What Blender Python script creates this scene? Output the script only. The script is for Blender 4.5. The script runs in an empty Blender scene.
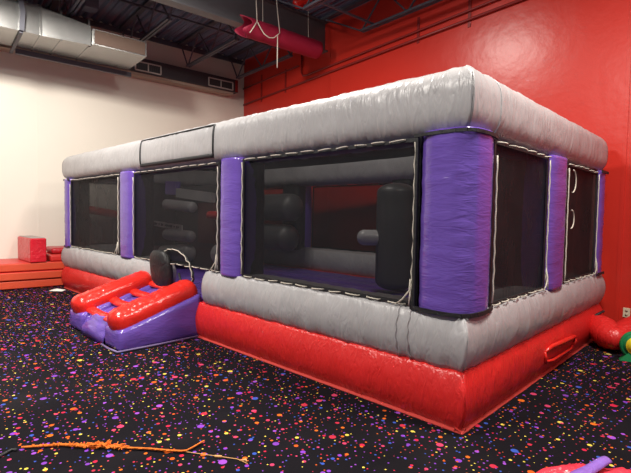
import bpy, bmesh, math, random
from mathutils import Vector, Matrix, noise
PI = math.pi
S = bpy.context.scene
COL = S.collection
random.seed(7)
ROT = math.radians(5.7)          # the bounce house stands slightly turned in the room

# ------------------------------------------------------------------ tagging
def link(o, parent=None):
    COL.objects.link(o)
    if parent is not None:
        o.parent = parent
    return o
def tag(o, label=None, cat=None, group=None, kind=None):
    if label: o['label'] = label
    if cat: o['category'] = cat
    if group: o['group'] = group
    if kind: o['kind'] = kind
    return o
def thing(name, label, cat, loc=(0, 0, 0), rz=0.0, group=None):
    o = bpy.data.objects.new(name, None)
    o.empty_display_size = .2
    link(o); o.location = loc; o.rotation_euler = (0, 0, rz)
    return tag(o, label, cat, group)
def make(name, verts, faces, mat, parent=None, smooth=True, uvs=None):
    me = bpy.data.meshes.new(name)
    me.from_pydata([tuple(v) for v in verts], [], faces)
    me.update()
    if smooth:
        me.polygons.foreach_set('use_smooth', [True] * len(me.polygons))
    me.materials.append(mat)
    o = bpy.data.objects.new(name, me)
    return link(o, parent)
class MB:
    def __init__(s): s.v = []; s.f = []
    def add(s, v, f):
        n = len(s.v); s.v += [Vector(p) for p in v]; s.f += [tuple(i + n for i in q) for q in f]
        return s
    def box(s, a, b):
        x0, y0, z0 = a; x1, y1, z1 = b
        v = [(x0,y0,z0),(x1,y0,z0),(x1,y1,z0),(x0,y1,z0),(x0,y0,z1),(x1,y0,z1),(x1,y1,z1),(x0,y1,z1)]
        return s.add(v, [(0,3,2,1),(4,5,6,7),(0,1,5,4),(1,2,6,5),(2,3,7,6),(3,0,4,7)])
    def bar(s, p, q, w, h=None):
        """rectangular bar from p to q"""
        p, q = Vector(p), Vector(q); h = h or w
        d = (q - p).normalized()
        up = Vector((0, 0, 1)) if abs(d.z) < .95 else Vector((0, 1, 0))
        r = d.cross(up).normalized(); u = r.cross(d)
        v = []
        for c in (p, q):
            for sx, sy in ((-1,-1),(1,-1),(1,1),(-1,1)):
                v.append(c + r * sx * w / 2 + u * sy * h / 2)
        return s.add(v, [(0,1,2,3),(7,6,5,4),(0,4,5,1),(1,5,6,2),(2,6,7,3),(3,7,4,0)])
    def tube(s, pts, r, n=8, caps=True):
        pts = [Vector(p) for p in pts]; m = len(pts)
        rr = r if isinstance(r, (list, tuple)) else [r] * m
        base = len(s.v); prev = None
        for i, p in enumerate(pts):
            d = (pts[min(i+1, m-1)] - pts[max(i-1, 0)]).normalized()
            if prev is None:
                a = Vector((0, 0, 1)) if abs(d.z) < .9 else Vector((1, 0, 0))
                x = d.cross(a).normalized()
            else:
                x = (prev - d * prev.dot(d)).normalized()
            prev = x; y = d.cross(x)
            for k in range(n):
                t = 2 * PI * k / n
                s.v.append(p + (x * math.cos(t) + y * math.sin(t)) * rr[i])
        for i in range(m - 1):
            for k in range(n):
                a = base + i*n + k; b = base + i*n + (k+1) % n
                s.f.append((a, b, b + n, a + n))
        if caps:
            s.f.append(tuple(base + k for k in range(n))[::-1])
            s.f.append(tuple(base + (m-1)*n + k for k in range(n)))
        return s
    def obj(s, name, mat, parent=None, smooth=False):
        return make(name, s.v, s.f, mat, parent, smooth)

# ------------------------------------------------------------------ materials
def newmat(name):
    m = bpy.data.materials.new(name); m.use_nodes = True
    nt = m.node_tree
    return m, nt, nt.nodes['Principled BSDF']
def N(nt, t, **kw):
    n = nt.nodes.new(t)
    for k, v in kw.items(): setattr(n, k, v)
    return n
def flat(name, col, rough=.6, metal=0., var=.08, scale=6., bump=0., bscale=40.):
    m, nt, b = newmat(name)
    tc = N(nt, 'ShaderNodeTexCoord')
    nz = N(nt, 'ShaderNodeTexNoise'); nz.inputs['Scale'].default_value = scale; nz.inputs['Detail'].default_value = 4
    nt.links.new(tc.outputs['Object'], nz.inputs['Vector'])
    mx = N(nt, 'ShaderNodeMix', data_type='RGBA')
    mx.inputs[6].default_value = (*[c * (1 - var) for c in col], 1)
    mx.inputs[7].default_value = (*[min(1, c * (1 + var)) for c in col], 1)
    nt.links.new(nz.outputs['Fac'], mx.inputs[0]); nt.links.new(mx.outputs[2], b.inputs['Base Color'])
    b.inputs['Roughness'].default_value = rough; b.inputs['Metallic'].default_value = metal
    if bump:
        n2 = N(nt, 'ShaderNodeTexNoise'); n2.inputs['Scale'].default_value = bscale
        nt.links.new(tc.outputs['Object'], n2.inputs['Vector'])
        bp = N(nt, 'ShaderNodeBump'); bp.inputs['Strength'].default_value = bump; bp.inputs['Distance'].default_value = .02
        nt.links.new(n2.outputs['Fac'], bp.inputs['Height']); nt.links.new(bp.outputs['Normal'], b.inputs['Normal'])
    return m
def vinyl(name, col, rough=.3, axis=(1, 1, 1), strength=.5, spec=.5, var=.1):
    """glossy inflated vinyl: soft large puckers plus stretched fine wrinkles"""
    m, nt, b = newmat(name)
    tc = N(nt, 'ShaderNodeTexCoord')
    mp = N(nt, 'ShaderNodeMapping'); mp.inputs['Scale'].default_value = axis
    nt.links.new(tc.outputs['Object'], mp.inputs['Vector'])
    a = N(nt, 'ShaderNodeTexNoise'); a.inputs['Scale'].default_value = 7; a.inputs['Detail'].default_value = 3
    a.inputs['Distortion'].default_value = .6
    c = N(nt, 'ShaderNodeTexNoise'); c.inputs['Scale'].default_value = 3; c.inputs['Detail'].default_value = 2
    nt.links.new(mp.outputs[0], a.inputs['Vector']); nt.links.new(tc.outputs['Object'], c.inputs['Vector'])
    # ridged: |noise-.5| gives crease lines
    s1 = N(nt, 'ShaderNodeMath', operation='SUBTRACT'); s1.inputs[1].default_value = .5
    s2 = N(nt, 'ShaderNodeMath', operation='ABSOLUTE')
    s3 = N(nt, 'ShaderNodeMath', operation='MULTIPLY'); s3.inputs[1].default_value = 1.6
    nt.links.new(a.outputs['Fac'], s1.inputs[0]); nt.links.new(s1.outputs[0], s2.inputs[0]); nt.links.new(s2.outputs[0], s3.inputs[0])
    ad = N(nt, 'ShaderNodeMath', operation='ADD')
    nt.links.new(s3.outputs[0], ad.inputs[0]); nt.links.new(c.outputs['Fac'], ad.inputs[1])
    bp = N(nt, 'ShaderNodeBump'); bp.inputs['Strength'].default_value = strength; bp.inputs['Distance'].default_value = .03
    nt.links.new(ad.outputs[0], bp.inputs['Height']); nt.links.new(bp.outputs['Normal'], b.inputs['Normal'])
    mx = N(nt, 'ShaderNodeMix', data_type='RGBA')
    mx.inputs[6].default_value = (*[q * (1 - var) for q in col], 1); mx.inputs[7].default_value = (*[min(1, q * (1 + var)) for q in col], 1)
    nt.links.new(c.outputs['Fac'], mx.inputs[0]); nt.links.new(mx.outputs[2], b.inputs['Base Color'])
    b.inputs['Roughness'].default_value = rough
    b.inputs['Specular IOR Level'].default_value = spec
    return m
def netmat(name, col, fac):
    m, nt, b = newmat(name)
    b.inputs['Base Color'].default_value = (*col, 1); b.inputs['Roughness'].default_value = .7; b.inputs['Specular IOR Level'].default_value = .2
    tr = N(nt, 'ShaderNodeBsdfTransparent'); mx = N(nt, 'ShaderNodeMixShader')
    tc = N(nt, 'ShaderNodeTexCoord'); nz = N(nt, 'ShaderNodeTexNoise'); nz.inputs['Scale'].default_value = 2.5
    nt.links.new(tc.outputs['Object'], nz.inputs['Vector'])
    mr = N(nt, 'ShaderNodeMapRange'); mr.inputs['To Min'].default_value = fac - .08; mr.inputs['To Max'].default_value = min(1, fac + .08)
    nt.links.new(nz.outputs['Fac'], mr.inputs['Value'])
    bp = N(nt, 'ShaderNodeBump'); bp.inputs['Strength'].default_value = .5; bp.inputs['Distance'].default_value = .04
    nt.links.new(nz.outputs['Fac'], bp.inputs['Height']); nt.links.new(bp.outputs['Normal'], b.inputs['Normal'])
    # a woven net closes up when seen at a slant: transmission = t ** (1 / cos)
    ge = N(nt, 'ShaderNodeNewGeometry'); dp = N(nt, 'ShaderNodeVectorMath', operation='DOT_PRODUCT')
    nt.links.new(ge.outputs['True Normal'], dp.inputs[0]); nt.links.new(ge.outputs['Incoming'], dp.inputs[1])
    ab = N(nt, 'ShaderNodeMath', operation='ABSOLUTE'); nt.links.new(dp.outputs['Value'], ab.inputs[0])
    mc = N(nt, 'ShaderNodeMath', operation='MAXIMUM'); mc.inputs[1].default_value = .06; nt.links.new(ab.outputs[0], mc.inputs[0])
    iv = N(nt, 'ShaderNodeMath', operation='DIVIDE'); iv.inputs[0].default_value = 1; nt.links.new(mc.outputs[0], iv.inputs[1])
    om = N(nt, 'ShaderNodeMath', operation='SUBTRACT'); om.inputs[0].default_value = 1; nt.links.new(mr.outputs[0], om.inputs[1])
    pw = N(nt, 'ShaderNodeMath', operation='POWER'); nt.links.new(om.outputs[0], pw.inputs[0]); nt.links.new(iv.outputs[0], pw.inputs[1])
    al = N(nt, 'ShaderNodeMath', operation='SUBTRACT'); al.inputs[0].default_value = 1; nt.links.new(pw.outputs[0], al.inputs[1])
    nt.links.new(al.outputs[0], mx.inputs[0]); nt.links.new(tr.outputs[0], mx.inputs[1]); nt.links.new(b.outputs[0], mx.inputs[2])
    nt.links.new(mx.outputs[0], nt.nodes['Material Output'].inputs['Surface'])
    return m
def carpet_mat():
    m, nt, b = newmat('speckled_carpet')
    tc = N(nt, 'ShaderNodeTexCoord')
    cur = None
    base = N(nt, 'ShaderNodeTexNoise'); base.inputs['Scale'].default_value = 350; base.inputs['Detail'].default_value = 2
    nt.links.new(tc.outputs['Object'], base.inputs['Vector'])
    r0 = N(nt, 'ShaderNodeValToRGB')
    r0.color_ramp.elements[0].position = .3; r0.color_ramp.elements[0].color = (.006, .0055, .007, 1)
    r0.color_ramp.elements[1].position = .75; r0.color_ramp.elements[1].color = (.012, .0105, .014, 1)
    nt.links.new(base.outputs['Fac'], r0.inputs[0]); cur = r0.outputs[0]
    pal = [(.22,.05,.48), (.55,.02,.06), (.68,.14,.015), (.70,.55,.08), (.04,.09,.42), (.62,.10,.015), (.30,.07,.50), (.55,.05,.13), (.20,.05,.40), (.50,.03,.06)]
    for scale, rmax, frac, off in ((6., .155, .50, 0.), (12., .18, .45, 5.3), (28., .20, .42, 11.7)):
        mp = N(nt, 'ShaderNodeMapping'); mp.inputs['Location'].default_value = (off, off * 1.7, 0)
        nt.links.new(tc.outputs['Object'], mp.inputs['Vector'])
        vo = N(nt, 'ShaderNodeTexVoronoi', voronoi_dimensions='2D'); vo.inputs['Scale'].default_value = scale; vo.inputs['Randomness'].default_value = .7
        nt.links.new(mp.outputs[0], vo.inputs['Vector'])
        se = N(nt, 'ShaderNodeSeparateColor'); nt.links.new(vo.outputs['Color'], se.inputs[0])
        # radius depends on the cell
        rad = N(nt, 'ShaderNodeMapRange'); rad.inputs['From Min'].default_value = 0; rad.inputs['From Max'].default_value = frac
        rad.inputs['To Min'].default_value = rmax; rad.inputs['To Max'].default_value = rmax * .45
        nt.links.new(se.outputs[0], rad.inputs['Value'])
        on = N(nt, 'ShaderNodeMath', operation='LESS_THAN'); on.inputs[1].default_value = frac
        nt.links.new(se.outputs[0], on.inputs[0])
        ns = N(nt, 'ShaderNodeTexVoronoi', voronoi_dimensions='2D', feature='N_SPHERE_RADIUS'); ns.inputs['Scale'].default_value = scale; ns.inputs['Randomness'].default_value = .7
        nt.links.new(mp.outputs[0], ns.inputs['Vector'])
        sc_ = N(nt, 'ShaderNodeMath', operation='MULTIPLY'); sc_.inputs[1].default_value = .95; nt.links.new(ns.outputs['Radius'], sc_.inputs[0])
        mn = N(nt, 'ShaderNodeMath', operation='MINIMUM'); nt.links.new(sc_.outputs[0], mn.inputs[0]); nt.links.new(rad.outputs[0], mn.inputs[1])
        ls = N(nt, 'ShaderNodeMath', operation='LESS_THAN')
        nt.links.new(vo.outputs['Distance'], ls.inputs[0]); nt.links.new(mn.outputs[0], ls.inputs[1])
        mk = N(nt, 'ShaderNodeMath', operation='MULTIPLY'); nt.links.new(on.outputs[0], mk.inputs[0]); nt.links.new(ls.outputs[0], mk.inputs[1])
        rp = N(nt, 'ShaderNodeValToRGB'); rp.color_ramp.interpolation = 'CONSTANT'
        el = rp.color_ramp.elements
        while len(el) < len(pal): el.new(.5)
        for i, c in enumerate(pal):
            el[i].position = i / len(pal); el[i].color = (*c, 1)
        nt.links.new(se.outputs[1], rp.inputs[0])
        mx = N(nt, 'ShaderNodeMix', data_type='RGBA')
        nt.links.new(mk.outputs[0], mx.inputs[0]); nt.links.new(cur, mx.inputs[6]); nt.links.new(rp.outputs[0], mx.inputs[7])
        cur = mx.outputs[2]
    # worn, slightly dusty patches
    ws = N(nt, 'ShaderNodeTexNoise'); ws.inputs['Scale'].default_value = 1.1; ws.inputs['Detail'].default_value = 5
    nt.links.new(tc.outputs['Object'], ws.inputs['Vector'])
    wr = N(nt, 'ShaderNodeMapRange'); wr.inputs['From Min'].default_value = .5; wr.inputs['From Max'].default_value = .8; wr.inputs['To Max'].default_value = .04
    nt.links.new(ws.outputs['Fac'], wr.inputs['Value'])
    wm = N(nt, 'ShaderNodeMix', data_type='RGBA'); wm.inputs[7].default_value = (.22, .20, .19, 1)
    nt.links.new(wr.outputs[0], wm.inputs[0]); nt.links.new(cur, wm.inputs[6])
    nt.links.new(wm.outputs[2], b.inputs['Base Color'])
    b.inputs['Roughness'].default_value = .95; b.inputs['Specular IOR Level'].default_value = .05
    bp = N(nt, 'ShaderNodeBump'); bp.inputs['Strength'].default_value = .5; bp.inputs['Distance'].default_value = .004
    nt.links.new(base.outputs['Fac'], bp.inputs['Height']); nt.links.new(bp.outputs['Normal'], b.inputs['Normal'])
    return m
def paint(name, col, rough, bump=.05, var=.04, block=False):
    m, nt, b = newmat(name)
    tc = N(nt, 'ShaderNodeTexCoord')
    nz = N(nt, 'ShaderNodeTexNoise'); nz.inputs['Scale'].default_value = .8; nz.inputs['Detail'].default_value = 6
    nt.links.new(tc.outputs['Object'], nz.inputs['Vector'])
    mx = N(nt, 'ShaderNodeMix', data_type='RGBA')
    mx.inputs[6].default_value = (*[c * (1 - var) for c in col], 1); mx.inputs[7].default_value = (*[min(1, c * (1 + var)) for c in col], 1)
    nt.links.new(nz.outputs['Fac'], mx.inputs[0]); nt.links.new(mx.outputs[2], b.inputs['Base Color'])
    n2 = N(nt, 'ShaderNodeTexNoise'); n2.inputs['Scale'].default_value = 5.; n2.inputs['Detail'].default_value = 5
    nt.links.new(tc.outputs['Object'], n2.inputs['Vector'])
    bp = N(nt, 'ShaderNodeBump'); bp.inputs['Strength'].default_value = bump; bp.inputs['Distance'].default_value = .05
    nt.links.new(n2.outputs['Fac'], bp.inputs['Height']); nt.links.new(bp.outputs['Normal'], b.inputs['Normal'])
    b.inputs['Roughness'].default_value = rough
    return m
def deck_mat():
    m, nt, b = newmat('deck_paint')
    tc = N(nt, 'ShaderNodeTexCoord'); wv = N(nt, 'ShaderNodeTexWave'); wv.inputs['Scale'].default_value = 2.2
    wv.bands_direction = 'Y'
    nt.links.new(tc.outputs['Object'], wv.inputs['Vector'])
    bp = N(nt, 'ShaderNodeBump'); bp.inputs['Strength'].default_value = 1; bp.inputs['Distance'].default_value = .05
    nt.links.new(wv.outputs['Fac'], bp.inputs['Height']); nt.links.new(bp.outputs['Normal'], b.inputs['Normal'])
    b.inputs['Base Color'].default_value = (.17, .18, .27, 1); b.inputs['Roughness'].default_value = .7
    return m

GREY = vinyl('grey_vinyl', (.40, .39, .395), .33, (1, 1, 1), .25)
GREYX = vinyl('grey_vinyl_lengthwise', (.40, .39, .395), .36, (2.2, .6, .5), .42)
GREYY = vinyl('grey_vinyl_crosswise', (.40, .39, .395), .36, (.6, 2.2, .5), .42)
RED = vinyl('red_vinyl', (.67, .024, .022), .30, (3, 3, .8), .4)
BRIGHTRED = vinyl('bright_red_vinyl', (.70, .024, .016), .22, (2.2, 1, 1), .28)
SKIRT = flat('red_skirt_vinyl', (.50, .05, .04), .5)
PURPLE = vinyl('purple_vinyl', (.145, .078, .40), .20, (.7, .7, 3.2), .20)
PURPLEF = vinyl('purple_floor_vinyl', (.120, .062, .33), .3, (1, 1, 1), .6)
BLACKV = vinyl('black_vinyl', (.016, .016, .017), .55, (1, 1, 1), .5)
TRIM = flat('black_webbing', (.012, .012, .014), .6, bump=.3)
CORD = flat('white_cord', (.62, .57, .48), .8, bump=.3, bscale=120)
NET = netmat('black_netting', (.010, .010, .012), .50)
ROOFNET = netmat('roof_netting', (.006, .006, .008), .52)
WHITEWALL = paint('cream_wall_paint', (.78, .73, .635), .38, .05)
REDWALL = paint('red_wall_paint', (.60, .030, .018), .32, .10)
REDPIPE = flat('red_painted_metal', (.26, .014, .012), .4)
DECK = deck_mat()
STEEL = flat('grey_painted_steel', (.17, .17, .18), .38, .5)
JOIST = flat('dark_joist_paint', (.085, .087, .11), .5)
GALV = flat('galvanised_sheet', (.40, .40, .39), .26, .8, var=.18, scale=5, bump=.15, bscale=3)
DARKDUCT = flat('dark_duct_paint', (.045, .046, .052), .55)
BROWNDUCT = flat('brown_duct_face', (.12, .075, .055), .5)
VENTM = flat('vent_metal', (.52, .50, .46), .45)
CARPET = carpet_mat()
WHITEP = flat('white_paper', (.8, .78, .72), .8)
ORANGE = flat('orange_mat_vinyl', (.62, .075, .03), .45, bump=.2, bscale=8)
MATRED = flat('red_mat_vinyl', (.60, .03, .025), .4, bump=.2, bscale=8)

# ------------------------------------------------------------------ inflated beams
def supell(a, b, cu, cv, n=2.6, m=48):
    out = []
    for k in range(m):
        t = 2 * PI * k / m; c, s = math.cos(t), math.sin(t)
        out.append((cu + a * math.copysign(abs(c) ** (2 / n), c), cv + b * math.copysign(abs(s) ** (2 / n), s)))
    return out
def puffrect(u0, u1, v0, v1, bo, bi=None, bt=0., bb=0., m=14, p=2.2):
    """closed profile: u is depth (u0 is the outer face), v height; every side bulges between its seams"""
    bi = bo if bi is None else bi
    out = []
    cs = [((u0, v0), (u0, v1), (-1, 0), bo), ((u0, v1), (u1, v1), (0, 1), bt), ((u1, v1), (u1, v0), (1, 0), bi), ((u1, v0), (u0, v0), (0, -1), bb)]
    for (a, b, n, q) in cs:
        for k in range(m):
            t = k / m; w = 1 - abs(2 * t - 1) ** p
            out.append((a[0] + (b[0] - a[0]) * t + n[0] * q * w, a[1] + (b[1] - a[1]) * t + n[1] * q * w))
    return out
def beam(name, prof, org, axis, uax, vax, L, mat, parent, step=.025, m0=0., m1=0., end0='flat', end1='flat', er=.12, wr=.006, seed=0., fw=26., seams=None, pinch=None):
    """sweep prof(u,v) along axis; m0/m1 shear the ends by u (45 degree mitres); 'round' ends shrink like a cushion"""
    org, ax, ua, va = Vector(org), Vector(axis), Vector(uax), Vector(vax)
    n = max(4, int(L / step)); m = len(prof)
    cu = sum(p[0] for p in prof) / m; cv = sum(p[1] for p in prof) / m
    vmin = min(p[1] for p in prof); vmax = max(p[1] for p in prof)
    ts = [L * i / n for i in range(n + 1)]
    if end0 == 'round': ts = [er * (1 - math.cos(PI/2 * i / 7)) for i in range(7)] + [t for t in ts if t >= er]
    if end1 == 'round': ts = [t for t in ts if t <= L - er] + [L - er * (1 - math.cos(PI/2 * i / 7)) for i in range(6, -1, -1)]
    V = []
    for t in ts:
        sc = 1.
        if end0 == 'round' and t < er: sc = min(sc, math.sqrt(max(0, 1 - ((er - t) / er) ** 2)) * .82 + .18 * (t > 0))
        if end1 == 'round' and t > L - er: sc = min(sc, math.sqrt(max(0, 1 - ((t - L + er) / er) ** 2)) * .82 + .18 * (t < L))
        sc = max(sc, .02)
        k = 1.
        if pinch: k = 1 - pinch * abs(2 * t / L - 1) ** 4
        for j, (u, v) in enumerate(prof):
            uu = cu + (u - cu) * sc * k; vv = cv + (v - cv) * sc
            tt = t + u * m0 * (1 - t / L) - u * m1 * (t / L)
            # pleats running across the beam, strongest near the seams top and bottom
            h = (v - vmin) / (vmax - vmin)
            w = .25 + .75 * abs(2 * h - 1) ** 2
            q = noise.noise(Vector((tt * fw + seed, h * 2.2 + seed, (u > cu) * 7.))) * .65 + noise.noise(Vector((tt * 7 + seed, h * 3, 3.1))) * .6
            d = q * wr * w * 2
            du, dv = u - cu, v - cv; l = math.hypot(du, dv) or 1
            V.append(org + ax * tt + ua * (uu + du / l * d) + va * (vv + dv / l * d))
    F = []; R_ = len(ts)
    for i in range(R_ - 1):
        for j in range(m):
            a = i*m + j; b = i*m + (j+1) % m
            F.append((a, b, b + m, a + m))
    F.append(tuple(range(m))[::-1]); F.append(tuple((R_-1)*m + j for j in range(m)))
    o = make(name, V, F, mat, parent)
    bm = bmesh.new(); bm.from_mesh(o.data); bmesh.ops.recalc_face_normals(bm, faces=bm.faces); bm.to_mesh(o.data); bm.free()
    return o

# ================================================================== BOUNCE HOUSE
L, W = 7.95, 3.67
Z1, Z2, Z3, Z4 = .411, .787, 2.03, 2.475
B = thing('inflatable_bounce_house', 'large grey, red and purple inflatable bounce house with black netting windows and entry ramp', 'bounce house', (0, 0, 0), ROT)
X, Y, Z = (1,0,0), (0,1,0), (0,0,1)
nX, nY = (-1,0,0), (0,-1,0)

# -- four sides: origin, direction, inward
SIDES = {'front': ((-L,0,0), X, Y, L), 'right': ((0,0,0), Y, nX, W), 'back': ((0,W,0), nX, nY, L), 'left': ((-L,W,0), nY, X, W)}
for i, (nm, (o, d, inw, ln)) in enumerate(SIDES.items()):
    gm = GREYX if nm in ('front', 'back') else GREYY
    beam('base_tube', puffrect(0, .42, .012, Z1, .055, .01, .0, 0), o, d, inw, Z, ln, RED, B, m0=1, m1=1, wr=.006, seed=i*9.)
    o2 = (o[0], W - .05, 0) if nm in ('back', 'left') else o; l2 = W - .05 if nm in ('right', 'left') else ln
    beam('top_tube', supell(.255, .242, .225, (Z3+Z4)/2 - .005, 2.9, 56), o2, d, inw, Z, l2, gm, B, m0=1, m1=1, wr=.008, seed=i*5.+2, fw=20)
    if nm != 'front':
        beam('lower_wall_tube', puffrect(0, .34, Z1, Z2, .055, .05, .02, 0), o, d, inw, Z, ln, gm, B, m0=1, m1=1, wr=.008, seed=i*3.+1)
beam('lower_wall_tube', puffrect(0, .34, Z1, Z2, .055, .05, .02, 0), (-L,0,0), X, Y, Z, L - 4.28, GREYX, B, m0=1, end1='round', er=.50, wr=.010, seed=3.3)
beam('lower_wall_tube', puffrect(0, .34, Z1, Z2, .055, .05, .02, 0), (-3.22,0,0), X, Y, Z, 3.22, GREYX, B, m1=1, end0='round', er=.10, wr=.008, seed=8.3)

# -- floor mattress
vv, ff = [], []
nx, ny = 120, 56
for i in range(nx + 1):
    for j in range(ny + 1):
        x = -L + .36 + (L - .72) * i / nx; y = .36 + (W - .72) * j / ny
        g = abs(math.sin(PI * j / 8)) ** .5 * .05
        vv.append((x, y, .375 + g + noise.noise(Vector((x*2, y*2, 0))) * .012))
for i in range(nx):
    for j in range(ny):
        a = i*(ny+1) + j; ff.append((a, a+ny+1, a+ny+2, a+1))
make('floor_mattress', vv, ff, PURPLEF, B)

# -- ground skirt : a flat strip of vinyl sticking out on the carpet
def skirt(name, pts, inn, parent, mat):
    v, f = [], []
    for k, (p, q) in enumerate(zip(pts, inn)):
        v += [(p[0], p[1], .006), (q[0], q[1], .03), (q[0], q[1], .004), (p[0], p[1], .002)]
    n = len(pts)
    for k in range(n - 1):
        a = 4*k; b = a + 4
        for j in range(4): f.append((a+j, a+(j+1) % 4, b+(j+1) % 4, b+j))
    return make(name, v, f, mat, parent, False)
n = 90
fr = [(-L-.02 + (L+.045)*k/n, -.028 + .006*noise.noise(Vector((k*.7, 1, 0)))) for k in range(n+1)]
skirt('ground_skirt', fr, [(p[0], .03) for p in fr], B, SKIRT)
rt = [(.028 + .006*noise.noise(Vector((k*.7, 5, 0))), -.028 + (W+.04)*k/45) for k in range(46)]
skirt('ground_skirt', rt, [(-.03, p[1]) for p in rt], B, SKIRT)

# -- purple columns
def column(side, a, b, seed):
    o, d, inw, ln = SIDES[side]
    o = Vector(o) + Vector(d) * a
    # profile u = along the side, v = depth ; swept upward
    w = b - a
    pr = []
    for (p, q) in supell(w/2 + .012, .16, w/2, .13, 3.2, 40): pr.append((p, q))
    return beam('column', pr, o + Vector((0,0,Z2 - .01)), Z, d, inw, Z3 - Z2 + .02, PURPLE, B, wr=.005, seed=seed, fw=24, pinch=.07)
FCOL = [(0.0, .30), (2.44, 2.92), (5.07, 5.48)]       # measured from the left end, front
for k, (a, b) in enumerate(FCOL): column('front', a, b, k*4.)
RCOL = [(1.62, 2.17), (3.40, 3.67)]
for k, (a, b) in enumerate(RCOL): column('right', a, b, 20 + k*4.)
BCOL = [(2.47, 2.87), (5.03, 5.51), (7.60, 7.95)]
for k, (a, b) in enumerate(BCOL): column('back', a, b, 40 + k*4.)
column('left', 1.62, 2.17, 60.)
# fat corner column, rounded over the near corner
pr = []
R0 = .20
def cc(cx, cy, r, t0, t1, m):
    return [(cx + r*math.cos(t0 + (t1-t0)*k/m), cy + r*math.sin(t0 + (t1-t0)*k/m)) for k in range(m+1)]
pr += [(-.395, .26), (-.385, .07)] + [(-.36, .02), (-.31, -.018), (-.25, -.035)]
pr += [(-.2 , -.044)] + cc(.035-R0*.8, -.044+R0*.8, R0*.8, -PI/2+.1, -.1, 10)[0:] + [(.044, .22), (.035, .28), (.018, .34), (-.02, .385), (-.07, .41), (-.26, .42)]
beam('corner_column', pr, (0, 0, Z2 - .012), Z, X, Y, Z3 - Z2 + .03, PURPLE, B, wr=.006, seed=77, fw=20, pinch=.02)

for xa_, xb_ in ((-L + .08, -7.66), (-5.49, -5.05), (-2.85, -2.49), (-.43, -.40)):
    beam('column_lining', supell((xb_-xa_)/2 + .03, .165, (xa_+xb_)/2, .195, 3.5, 32), (0, 0, Z2 - .02), Z, X, Y, Z3 - Z2 + .05, BLACKV, B, wr=.004, seed=xa_, pinch=.03)
for xa_, xb_ in ((-7.92, -7.62), (-5.49, -5.05), (-2.85, -2.49), (-.36, -.05)):
    beam('column_lining', supell((xb_-xa_)/2 + .03, .15, (xa_+xb_)/2, W - .30, 3.5, 32), (0, 0, Z2 - .02), Z, X, Y, Z3 - Z2 + .05, BLACKV, B, wr=.004, seed=xa_, pinch=.03)
beam('column_lining', supell(.16, .30, -L + .30, 1.775, 3.5, 32), (0, 0, Z2 - .02), Z, X, Y, Z3 - Z2 + .05, BLACKV, B, wr=.004, seed=3, pinch=.03)
for ya_, yb_ in ((1.66, 2.12), (3.30, 3.38)):
    beam('column_lining', supell(.26, (yb_-ya_)/2 + .03, -.29, (ya_+yb_)/2, 3.5, 32), (0, 0, Z2 - .02), Z, X, Y, Z3 - Z2 + .05, BLACKV, B, wr=.004, seed=ya_, pinch=.03)
# -- black trim bands around the corner column, top and bottom, and over the other columns
def strip(pts, h, t=.012):
    mb = MB()
    for p, q in zip(pts[:-1], pts[1:]): mb.bar(p, q, t, h)
    return mb
arc = [(-.41, -.012), (-.30, -.036), (-.17, -.044), (-.08, -.040), (-.01, -.018), (.025, .03), (.042, .11), (.046, .20), (.036, .31), (.012, .42)]
strip([(x, y, Z2 + .006) for x, y in arc], .030).obj('column_trim', TRIM, B)
strip([(x, y, Z3 - .004) for x, y in arc], .024).obj('column_trim', TRIM, B)
strip([(-L + .02, -.020, Z3 - .005), (-7.64, -.020, Z3 - .005)], .03).obj('column_trim', TRIM, B)
strip([(-L + .02, -.020, Z2 + .01), (-7.64, -.020, Z2 + .01)], .03).obj('column_trim', TRIM, B)
strip([(.035, 3.38, Z3 - .005), (.035, 3.68, Z3 - .005)], .03).obj('column_trim', TRIM, B)
strip([(.035, 3.38, Z2 + .01), (.035, 3.68, Z2 + .01)], .03).obj('column_trim', TRIM, B)
strip([(-.385, -.012, Z2), (-.385, -.012, Z3)], .014, .02).obj('column_trim', TRIM, B)

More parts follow.
